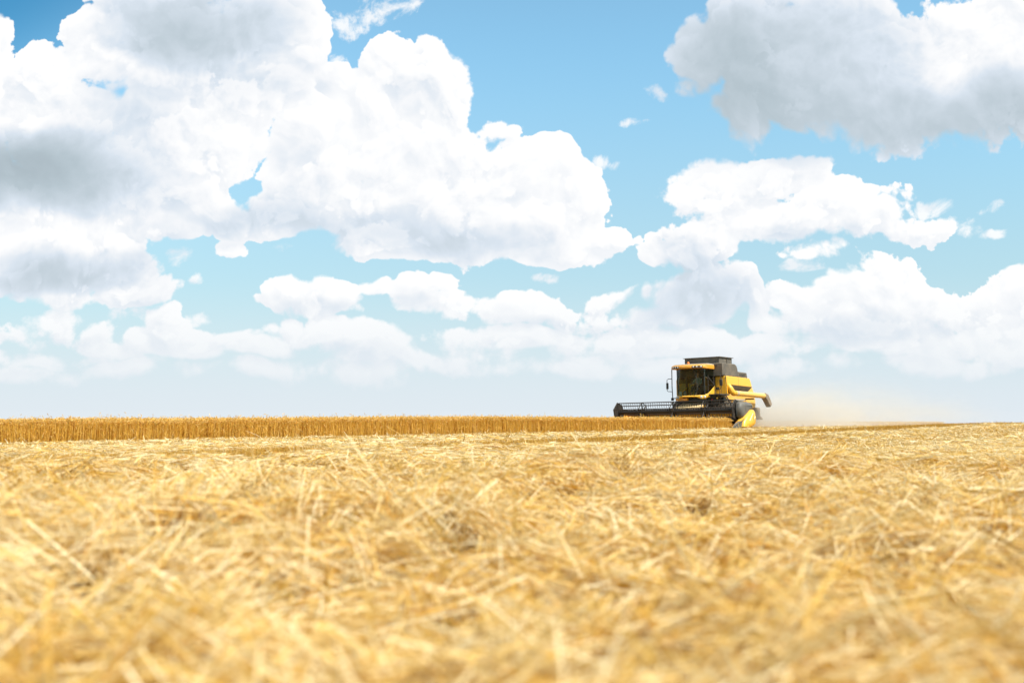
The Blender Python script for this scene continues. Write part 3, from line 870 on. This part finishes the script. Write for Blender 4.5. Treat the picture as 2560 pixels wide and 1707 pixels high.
    for s in (1, -1):
        for c in (0.70, 0.86):
            f = trim(s * c)[0]; u = (trim(s * c)[1] + trim(s * c)[2]) / 2
            b = MB(); b.lathe([(0.001, 0.05), (0.05, 0.045), (0.062, 0.02), (0.062, -0.03)], (f + 0.022, s * c, u), 'f', 16)
            b.build('headlight', M['lamp'] if c > 0.8 or s > 0 else M['steel_light'], cab)
    b = MB(); b.prism([(1.10, 1.60), (1.52, 1.60), (1.50, 1.755), (1.10, 1.755)], -0.92, -0.22, 'l'); b.build('step_box', M['yellow_shaded'], cab, bevel=0.03)
    # roof: bowed front, light crown
    def outline(k, u):
        pts = []
        for l in np.linspace(-1.06, 1.06, 15):
            pts.append((0.75 + (1.30 - 0.40 * (abs(l) / 1.06) ** 2.2) * k, l * (0.86 + 0.14 * k), u))
        pts += [(0.55, 0.97 * (0.86 + 0.14 * k), u), (0.05, 0.90 * (0.86 + 0.14 * k), u), (0.05, -0.90 * (0.86 + 0.14 * k), u), (0.55, -0.97 * (0.86 + 0.14 * k), u)]
        return pts
    b = MB()
    b.loft([outline(0.86, 3.36), outline(0.985, 3.37), outline(1.0, 3.44), outline(0.97, 3.53), outline(0.82, 3.59), outline(0.5, 3.63)])
    roof = b.build('cab_roof', M['yellow_shaded'], cab, smooth=50)
    b = MB(); b.loft([outline(0.78, 3.604), outline(0.70, 3.635), outline(0.45, 3.652)]); b.build('roof_top', M['steel_light'], cab, smooth=50)
    def roof_front(l): return 0.75 + (1.30 - 0.40 * (abs(l) / 1.06) ** 2.2) * 0.99
    for s in (1, -1):
        b = MB()
        for l0 in np.linspace(0.40, 0.94, 10)[:-1]:
            l1 = l0 + 0.06
            b.loft([[(roof_front(l0) - 0.02, s * l0, 3.385), (roof_front(l0) + 0.016, s * l0, 3.385), (roof_front(l0) + 0.008, s * l0, 3.50), (roof_front(l0) - 0.03, s * l0, 3.50)],
                    [(roof_front(l1) - 0.02, s * l1, 3.385), (roof_front(l1) + 0.016, s * l1, 3.385), (roof_front(l1) + 0.008, s * l1, 3.50), (roof_front(l1) - 0.03, s * l1, 3.50)]])
        b.build('lamp_recess', M['black'], cab)
        for c in (0.48, 0.66, 0.86):
            b = MB(); b.lathe([(0.001, 0.03), (0.034, 0.025), (0.042, 0.0), (0.042, -0.04)], (roof_front(c) + 0.012, s * c, 3.45), 'f', 14)
            b.build('work_light', M['lamp'], cab)
    b = MB()      # small pale leaf badge
    for a in (-0.5, 0.15, 0.8):
        b.loft([[(roof_front(-0.1) + 0.022, -0.13 + 0.012 * math.cos(a), 3.44), (roof_front(-0.1) + 0.022, -0.13 + 0.05 * math.sin(a) + 0.02, 3.44 + 0.05 * math.cos(a)), (roof_front(-0.1) + 0.022, -0.12 + 0.06 * math.sin(a), 3.44 + 0.065 * math.cos(a))],
                [(roof_front(-0.1) + 0.028, -0.13 + 0.012 * math.cos(a), 3.44), (roof_front(-0.1) + 0.028, -0.13 + 0.05 * math.sin(a) + 0.02, 3.44 + 0.05 * math.cos(a)), (roof_front(-0.1) + 0.028, -0.12 + 0.06 * math.sin(a), 3.44 + 0.065 * math.cos(a))]])
    b.build('badge', M['lamp'], cab)
    b = MB(); b.lathe([(0.07, -0.1), (0.075, 0.0), (0.07, 0.09), (0.04, 0.13), (0.001, 0.14)], (0.28, -0.70, 3.72), 'u', 16); b.build('beacon', M['beacon'], cab)
    # inside the cab
    b = MB(); b.box(0.17, 1.52, -0.80, 0.80, 3.325, 3.352); b.build('roof_lining', M['interior'], cab)
    b = MB(); b.box(0.30, 0.82, -0.28, 0.30, 2.16, 2.30); b.box(0.24, 0.36, -0.26, 0.28, 2.25, 2.90); b.box(0.35, 0.75, -0.12, 0.12, 1.86, 2.16); b.box(0.26, 0.36, -0.14, 0.16, 2.92, 3.10)
    b.build('seat', M['interior'], cab, bevel=0.04)
    b = MB(); b.tube([(1.42, 0.0, 1.86), (1.30, 0.0, 2.20), (1.18, 0.0, 2.42)], [0.07, 0.06, 0.04], 10)
    pts = [(1.17 + 0.09 * math.sin(a), 0.19 * math.cos(a), 2.45 + 0.16 * math.sin(a) * -1) for a in np.linspace(0, 2 * math.pi, 21)]
    b.tube(pts, 0.016, 6); b.build('steering_wheel', M['black'], cab)
    b = MB(); b.box(0.55, 1.05, 0.38, 0.62, 2.10, 2.42); b.build('console', M['interior'], cab, bevel=0.05)
    b = MB(); b.lathe([(0.09, -0.13), (0.10, 0.05), (0.05, 0.12), (0.03, 0.17)], (1.36, -0.38, 2.00), 'u', 14); b.build('bottle', M['teal'], cab)
    b = MB(); b.box(1.40, 1.41, -0.72, -0.56, 1.90, 2.12); b.build('sheet', M['paper'], cab)
    b = MB(); b.box(0.17, 0.20, -0.82, -0.40, 1.88, 2.62); b.build('inner_panel', M['yellow'], cab)
    b = MB()
    b.tube([(1.78, 0.40, 3.30), (1.76, 0.52, 2.85), (1.73, 0.60, 2.15)], 0.016, 6); b.tube([(1.76, 0.54, 3.1), (1.72, 0.60, 2.4)], 0.01, 6)
    b.build('wiper', M['black'], cab)
    # mirrors on long arms
    def mirror(rail, arm, c, w, h):
        b = MB(); b.tube(arm, 0.018, 8)
        if rail: b.tube(rail, 0.026, 8)
        p = b.build('mirror_arm', M['black'], root)
        g = MB(); g.box(c[0] - 0.05, c[0] + 0.03, c[1] - w / 2, c[1] + w / 2, c[2] - h / 2, c[2] + h / 2); g.build('mirror', M['black'], p, bevel=0.025)
    mirror([(1.42, -1.16, 3.38), (1.42, -1.17, 2.4), (1.42, -1.14, 1.72)], [(1.42, -1.16, 2.86), (1.43, -1.40, 2.86), (1.43, -1.48, 2.80), (1.43, -1.48, 2.2), (1.43, -1.42, 2.15), (1.42, -1.17, 2.13)], (1.44, -1.46, 2.46), 0.13, 0.36)
    b = MB(); b.box(1.36, 1.48, -1.22, -1.10, 1.62, 1.78); b.box(1.38, 1.46, -1.20, -1.12, 1.52, 1.58); b.box(1.40, 1.46, -1.16, -0.9, 1.72, 1.77); b.build('mirror_bracket', M['black'], root, bevel=0.01)
    mirror(None, [(0.95, 1.62, 3.0), (1.00, 1.64, 2.78), (1.0, 1.66, 2.35), (0.98, 1.62, 2.22), (0.85, 1.30, 2.20)], (1.01, 1.66, 2.56), 0.18, 0.36)
    # ---------------- platform, rails and ladder on the left
    b = MB(); b.box(0.09, 1.28, 0.95, 1.72, 1.86, 1.93); b.box(0.1, 1.25, 0.92, 1.0, 1.66, 1.86); plat = b.build('platform', M['black'], root, bevel=0.015)
    b = MB()
    b.tube([(1.22, 0.98, 1.93), (1.22, 0.98, 2.95), (1.2, 1.02, 2.98)], 0.022, 8)
    b.tube([(1.22, 0.98, 2.90), (1.22, 1.35, 2.46), (1.22, 1.36, 1.93)], 0.016, 8)
    b.tube([(1.22, 0.98, 2.42), (1.22, 1.36, 2.42)], 0.016, 8)
    b.build('handrail', M['black'], root)
    b = MB()
    b.tube([(0.10, 1.30, 2.98), (0.25, 1.50, 3.04), (0.30, 1.60, 2.98), (0.32, 1.64, 2.5), (0.34, 1.66, 1.93)], 0.018, 8)
    b.build('handrail', M['black'], root)
    b = MB()
    b.tube([(1.2, 1.42, 1.93), (1.2, 1.44, 2.22), (1.2, 1.52, 2.26), (1.2, 1.62, 2.24), (1.2, 1.66, 2.1), (1.2, 1.66, 1.93)], 0.018, 8)
    b.build('handrail', M['black'], root)
    b = MB()
    for l in (1.34, 1.74): b.tube([(0.62, l, 1.90), (0.40, l + 0.22, 1.30), (0.30, l + 0.30, 0.95)], 0.03, 8)
    lad = b.build('ladder', M['black'], root)
    for k in range(4):
        t = k / 3.6
        c = (0.58 - 0.24 * t, 1.36 + 0.26 * t, 1.78 - 0.75 * t)
        b = MB(); b.box(c[0] - 0.07, c[0] + 0.07, c[1], c[1] + 0.40, c[2], c[2] + 0.03); b.build('step', M['steel_light'], lad)
    b = MB()
    for (f0, f1, l0, l1, u0, u1) in ((0.55, 1.05, 1.02, 1.30, 1.30, 1.62), (0.30, 0.70, 1.00, 1.55, 1.05, 1.28), (0.9, 1.15, 0.75, 0.95, 1.15, 1.7), (0.2, 0.5, 1.35, 1.55, 1.4, 1.75)): b.box(f0, f1, l0, l1, u0, u1)
    b.tube([(0.9, 0.95, 1.7), (1.1, 1.1, 1.5), (1.0, 1.3, 1.2)], 0.03); b.tube([(0.8, 1.5, 1.8), (0.9, 1.45, 1.4), (0.6, 1.4, 1.1)], 0.025)
    b.build('hydraulics', M['black'], root, bevel=0.02)
    b = MB(); b.lathe([(0.001, 0.04), (0.045, 0.03), (0.05, 0.0)], (1.06, 1.43, 1.70), 'f', 12); b.build('marker_lamp', M['yellow'], root)
    b = MB(); b.lathe([(0.001, 0.04), (0.035, 0.03), (0.04, 0.0)], (1.06, 1.12, 1.64), 'f', 12); b.build('marker_lamp', M['red'], root)
    b = MB(); b.box(0.2, 1.28, -0.88, 0.9, 1.56, 1.77); b.box(0.1, 0.5, -1.0, 1.0, 1.1, 1.8); b.build('cab_underframe', M['black'], root, bevel=0.03)
    # ---------------- feeder house
    b = MB()
    b.loft([[(0.95, -0.72, 0.82), (0.95, 0.72, 0.82), (0.95, 0.72, 1.52), (0.95, -0.72, 1.52)], [(2.17, -0.80, 0.25), (2.17, 0.80, 0.25), (2.17, 0.80, 1.06), (2.17, -0.80, 1.06)]])
    b.build('feeder_house', M['chaff'], root, bevel=0.02)
    b = MB(); b.tube([(0.9, 0.86, 0.9), (2.1, 0.88, 0.85)], 0.05, 10); b.tube([(1.6, 0.9, 1.28), (1.75, 0.9, 0.95)], 0.07, 10); b.build('hydraulic_cylinder', M['yellow'], root)

    # ---------------- header (grain table)
    W = 3.58
    b = MB()
    b.prism([(2.18, 0.22), (2.24, 0.22), (2.26, 0.926), (2.18, 0.926)], -W - 0.05, W + 0.05, 'l')
    b.prism([(2.24, 0.20), (3.86, 0.09), (3.86, 0.11), (2.24, 0.26)], -W - 0.05, W + 0.05, 'l')
    header = b.build('header', M['yellow_shaded'], root)
    b = MB(); b.box(2.16, 2.28, -W - 0.1, W + 0.1, 0.93, 1.02); b.build('top_beam', M['black'], header, bevel=0.015)
    b = MB(); b.tube([(2.66, -W + 0.05, 0.50), (2.66, W - 0.05, 0.50)], 0.16, 14)
    for s in (1, -1):
        pts = [(2.66 + 0.25 * math.cos(a), s * (W - 0.1 - a * 0.075), 0.50 + 0.25 * math.sin(a)) for a in np.linspace(0, 38, 300)]
        inner = [(2.66 + 0.15 * math.cos(a), s * (W - 0.1 - a * 0.075), 0.50 + 0.15 * math.sin(a)) for a in np.linspace(0, 38, 300)]
        b.loft([[p, q] for p, q in zip(pts, inner)], cap=False, closed=False)
    b.build('feed_auger', M['black'], header)
    b = MB(); b.box(3.84, 3.92, -W - 0.02, W + 0.02, 0.085, 0.115)
    for k in range(96):
        l = -W + (k + 0.5) * 2 * W / 96
        b.prism([(3.92, l - 0.018), (4.0, l), (3.92, l + 0.018)], 0.09, 0.11, 'u')
    b.build('cutter_bar', M['black'], header)
    # reel
    RF, RU, RR = 3.30, 0.98, 0.53
    PH = R(76)
    def rim(k, r=RR): a = PH + k * math.pi / 3; return RF + r * math.cos(a), RU + r * math.sin(a)
    b = MB(); b.tube([(RF, -W + 0.1, RU), (RF, W - 0.1, RU)], 0.125, 20)
    for l in (-2.55, -1.3, 0.75, 2.75): b.tube([(RF, l - 0.03, RU), (RF, l + 0.03, RU)], 0.132, 20)
    b.build('reel_tube', M['reel'], header)
    for k in range(6):
        f, u = rim(k)
        b = MB(); b.tube([(f, -W + 0.06, u), (f, W - 0.06, u)], 0.026, 8)
        l = -W + 0.13
        while l < W - 0.1:
            b.tube([(f, l, u), (f - 0.015, l, u - 0.05), (f - 0.06, l, u - 0.17)], [0.018, 0.016, 0.007], 5)
            l += 0.142
        b.build('reel_bat', M['reel'], header)
    for l in (-2.02, -0.08, 1.80):
        b = MB()
        for k in range(6):
            f, u = rim(k); f2, u2 = rim(k + 1)
            b.tube([(f, l, u), (f2, l, u2)], 0.022, 6)
            for off in (-0.35, 0.35):
                a = PH + k * math.pi / 3 + off
                b.tube([(RF + 0.15 * math.cos(a), l, RU + 0.15 * math.sin(a)), (f, l, u)], 0.021, 6)
        b.tube([(RF, l - 0.10, RU), (RF, l + 0.10, RU)], 0.165, 20)
        b.build('reel_star', M['reel'], header)
    for s in (1, -1):
        b = MB()
        hexa = [rim(k, RR * 1.06) for k in range(6)]
        b.prism(hexa, s * (W - 0.01), s * (W + 0.025), 'l')
        ins = [rim(k, RR * 0.80) for k in range(6)]
        for k in range(6):
            b.tube([(hexa[k][0], s * (W + 0.01), hexa[k][1]), (hexa[(k + 1) % 6][0], s * (W + 0.01), hexa[(k + 1) % 6][1])], 0.026, 6)
            b.tube([(RF, s * (W + 0.03), RU), (hexa[k][0], s * (W + 0.01), hexa[k][1])], 0.02, 6)
        b.build('reel_end_plate', M['reel'], header)
        b = MB()
        b.loft([[(2.2, s * (W + 0.06), 1.03), (2.2, s * (W + 0.12), 1.03), (2.2, s * (W + 0.12), 1.15), (2.2, s * (W + 0.06), 1.15)],
                [(2.9, s * (W + 0.06), 1.10), (2.9, s * (W + 0.12), 1.10), (2.9, s * (W + 0.12), 1.20), (2.9, s * (W + 0.06), 1.20)],
                [(3.45, s * (W + 0.06), 0.93), (3.45, s * (W + 0.12), 0.93), (3.45, s * (W + 0.12), 1.03), (3.45, s * (W + 0.06), 1.03)]])
        b.build('reel_arm', M['black'], header)
        b = MB()
        b.prism([(2.18, 0.20), (2.18, 1.05), (2.75, 0.80), (3.5, 0.32), (3.9, 0.12), (3.9, 0.07)], s * (W + 0.05), s * (W + 0.09), 'l')
        b.build('end_plate', M['yellow_shaded'], header)
    # machine-left end: drive shield and crop divider
    b = MB()
    def sh(l, g):   # rounded cover, drawn in to the outside
        return [(3.46 - g, l, 0.64 + g), (3.54 - g, l, 1.05), (3.44 - g, l, 1.34 - g), (3.15, l, 1.41 - g), (2.45, l, 1.40 - g), (2.05 + g, l, 1.34 - g), (1.96 + g, l, 1.18), (2.02 + g, l, 1.02 + g), (2.85, l, 0.62 + g), (3.26, l, 0.54 + g)]
    b.loft([sh(W + 0.10, 0.0), sh(W + 0.22, 0.0), sh(W + 0.32, 0.03), sh(W + 0.38, 0.10), sh(W + 0.40, 0.18)])
    shield = b.build('end_shield', M['shield'], header, smooth=50)
    b = MB(); b.prism([(2.93, 0.84), (3.05, 1.22), (3.065, 1.22), (2.945, 0.84)], W + 0.401, W + 0.406, 'l')
    b.build('shield_joint', M['black'], shield)
    b = MB()
    def dv(l, g): return [(3.62 - g, l, 0.10), (3.50 - g, l, 0.40 - g), (3.05, l, 0.70 - g), (2.52, l, 0.97 - g), (2.36 + g, l, 1.0 - g), (2.20 + g, l, 0.86), (2.12 + g, l, 0.60), (2.14 + g, l, 0.30), (2.34 + g, l, 0.13 + g), (2.95, l, 0.06)]
    b.loft([dv(W + 0.16, 0.0), dv(W + 0.48, 0.0), dv(W + 0.56, 0.03), dv(W + 0.60, 0.09)])
    div = b.build('crop_divider', M['yellow'], header, smooth=50)
    b = MB()   # pale zigzag mark pressed on the divider
    zig = [(2.98, 0.40), (2.56, 0.79), (2.42, 0.48), (2.28, 0.62)]
    b.tube([(f, W + 0.603, u) for f, u in zig], 0.028, 5)
    b.build('mark', M['mark'], div)
    b = MB()
    b.loft([[(3.45, W + 0.20, 0.06), (3.45, W + 0.46, 0.06), (3.47, W + 0.46, 0.40), (3.47, W + 0.20, 0.40)], [(3.95, W + 0.22, 0.05), (3.95, W + 0.38, 0.05), (3.95, W + 0.38, 0.28), (3.95, W + 0.22, 0.28)], [(4.35, W + 0.26, 0.03), (4.35, W + 0.30, 0.03), (4.35, W + 0.30, 0.09), (4.35, W + 0.26, 0.09)]])
    b.build('divider_nose', M['shield'], header, bevel=0.01)
    b = MB(); b.tube([(3.3, W + 0.47, 0.52), (3.8, W + 0.42, 0.30), (4.3, W + 0.30, 0.08)], 0.02, 6); b.build('divider_rod', M['black'], header)
    b = MB(); b.box(2.9, 3.2, W + 0.10, W + 0.30, 0.44, 0.56); b.build('knife_drive', M['yellow_shaded'], header, bevel=0.03)
    # machine-right end: a slim divider
    b = MB()
    b.loft([[(2.2, -W - 0.12, 0.08), (2.2, -W - 0.30, 0.08), (2.2, -W - 0.30, 0.62), (2.2, -W - 0.12, 0.62)], [(3.4, -W - 0.12, 0.06), (3.4, -W - 0.28, 0.06), (3.4, -W - 0.28, 0.38), (3.4, -W - 0.12, 0.38)], [(4.3, -W - 0.18, 0.03), (4.3, -W - 0.22, 0.03), (4.3, -W - 0.22, 0.09), (4.3, -W - 0.18, 0.09)]])
    b.build('crop_divider', M['yellow'], header, bevel=0.02)
build_machine()

# ------------------------------------------------------------------ the driver
def skin_body(name, joints, edges, mat_, parent=None):
    """one continuous body grown over a skeleton of joints (position, radius)"""
    me = bpy.data.meshes.new(name)
    me.from_pydata([j[0] for j in joints], edges, [])
    o = bpy.data.objects.new(name, me); scene.collection.objects.link(o)
    if parent: o.parent = parent
    o.modifiers.new('skin', 'SKIN')
    if not me.skin_vertices: me.skin_vertices.new()
    for sv, j in zip(me.skin_vertices[0].data, joints):
        r = j[1]; sv.radius = r if isinstance(r, tuple) else (r, r)
    me.skin_vertices[0].data[0].use_root = True
    sb = o.modifiers.new('subsurf', 'SUBSURF'); sb.levels = 2; sb.render_levels = 2
    me.materials.append(mat_)
    return o

def build_driver():
    # seated, hands on the wheel; coordinates are the machine's (forward, left, up)
    J = [((0.52, 0.02, 2.36), (0.15, 0.12)), ((0.48, 0.02, 2.55), (0.14, 0.11)), ((0.50, 0.02, 2.78), (0.17, 0.12)), ((0.52, 0.02, 2.90), 0.07), ((0.54, 0.02, 2.98), 0.055),
         ((0.50, 0.20, 2.82), 0.062), ((0.68, 0.27, 2.58), 0.048), ((0.95, 0.19, 2.54), 0.036), ((1.08, 0.155, 2.545), 0.03),
         ((0.50, -0.16, 2.82), 0.062), ((0.68, -0.23, 2.58), 0.048), ((0.95, -0.16, 2.54), 0.036), ((1.08, -0.135, 2.545), 0.03),
         ((0.62, 0.12, 2.36), 0.09), ((0.98, 0.15, 2.38), 0.068), ((1.08, 0.15, 2.00), 0.05), ((1.10, 0.15, 1.91), 0.045), ((1.24, 0.16, 1.90), 0.035),
         ((0.62, -0.08, 2.36), 0.09), ((0.98, -0.12, 2.38), 0.068), ((1.08, -0.12, 2.00), 0.05), ((1.10, -0.12, 1.91), 0.045), ((1.24, -0.13, 1.90), 0.035),
         ((0.55, 0.02, 3.04), (0.075, 0.085)), ((0.56, 0.02, 3.13), (0.08, 0.095)), ((0.55, 0.02, 3.21), (0.06, 0.07)), ((0.66, 0.02, 3.08), 0.022)]
    E = [(0, 1), (1, 2), (2, 3), (3, 4), (2, 5), (5, 6), (6, 7), (7, 8), (2, 9), (9, 10), (10, 11), (11, 12), (0, 13), (13, 14), (14, 15), (15, 16), (16, 17),
         (0, 18), (18, 19), (19, 20), (20, 21), (21, 22), (4, 23), (23, 24), (24, 25), (23, 26)]
    o = len(J)
    for s, w in ((1, 8), (-1, 12)):
        c = J[w][0]
        J.append(((c[0] + 0.05, c[1] - s * 0.005, c[2] - 0.005), (0.032, 0.016))); E.append((w, len(J) - 1)); palm = len(J) - 1
        for q, ln in zip((-0.028, -0.010, 0.009, 0.027), (0.030, 0.035, 0.033, 0.026)):
            a = len(J)
            J.append(((c[0] + 0.085, c[1] + q, c[2] + 0.005), 0.009)); J.append(((c[0] + 0.085 + ln, c[1] + q, c[2] - 0.012), 0.008)); J.append(((c[0] + 0.08 + ln * 0.7, c[1] + q, c[2] - 0.038), 0.007))
            E += [(palm, a), (a, a + 1), (a + 1, a + 2)]
        a = len(J)
        J.append(((c[0] + 0.06, c[1] - s * 0.035, c[2] - 0.005), 0.010)); J.append(((c[0] + 0.085, c[1] - s * 0.045, c[2] - 0.025), 0.008))
        E += [(palm, a), (a, a + 1)]
    root = skin_body('person', J, E, M['skin'])
    root.matrix_world = MACHINE
    tag(root, 'driver in a grey green shirt seated at the wheel behind the windscreen', 'person')
    # clothing follows the body
    S = [(J[i][0], (J[i][1][0] * 1.10, J[i][1][1] * 1.12) if isinstance(J[i][1], tuple) else J[i][1] * 1.2) for i in (0, 1, 2, 3, 5, 6, 9, 10)]
    S += [((0.80, 0.235, 2.56), 0.055), ((0.80, -0.20, 2.56), 0.055)]
    skin_body('shirt', S, [(0, 1), (1, 2), (2, 3), (2, 4), (4, 5), (5, 8), (2, 6), (6, 7), (7, 9)], M['shirt'], root)
    T = [((0.54, 0.02, 2.35), (0.165, 0.13))] + [(J[i][0], J[i][1] * 1.2) for i in (13, 14, 15, 18, 19, 20)]
    skin_body('trousers', T, [(0, 1), (1, 2), (2, 3), (0, 4), (4, 5), (5, 6)], M['trousers'], root)
    H = [((0.52, 0.02, 3.19), (0.075, 0.085)), ((0.49, 0.02, 3.12), (0.06, 0.085)), ((0.58, 0.02, 3.225), (0.045, 0.06))]
    skin_body('hair', H, [(0, 1), (0, 2)], M['hair'], root)
build_driver()

# ------------------------------------------------------------------ dust thrown up behind the machine
def build_dust():
    b = MB()
    n = 20; rings = []
    for i in range(1, 14):
        a = math.pi * i / 14
        rings.append([(math.cos(a), math.sin(a) * math.cos(t), math.sin(a) * math.sin(t)) for t in [2 * math.pi * k / n for k in range(n)]])
    b.loft(rings)
    m, N, out = new_mat('field_dust')
    tcn = N.new('ShaderNodeTexCoord')
    p = tcn.outputs['Object']
    n1 = N.noise(p, 3.2, 6, 0.62, dist=0.6)
    r = N.vec('LENGTH', p)
    fall = N.smooth(r, 0.35, 0.98, 1.0, 0.0)
    sp = N.new('ShaderNodeSeparateXYZ'); N.put(sp.inputs[0], p)
    near = N.smooth(sp.outputs[0], -0.85, 0.35, 1.0, 0.10)     # thickest close behind the machine
    lowd = N.smooth(sp.outputs[2], -0.2, 0.75, 1.0, 0.08)
    dn = N.math('MULTIPLY', N.math('MULTIPLY', fall, near), N.math('MULTIPLY', lowd, N.smooth(n1.outputs[0], 0.36, 0.64, 0.10, 1.7)))
    v = N.new('ShaderNodeVolumePrincipled')
    v.inputs['Color'].default_value = (0.95, 0.90, 0.80, 1)
    N.put(v.inputs['Density'], N.math('MULTIPLY', dn, 0.9)); v.inputs['Anisotropy'].default_value = 0.2
    N.t.links.new(v.outputs[0], out.inputs['Volume'])
    o = b.build('dust_cloud', m, None, smooth=80)
    o.location = (22.5, 64.0, 0.3); o.scale = (12.5, 5.0, 3.9); o.rotation_euler = (0, 0, R(22))
    tag(o, 'pale tan dust drifting low behind the combine harvester', 'dust', kind='stuff')
build_dust()
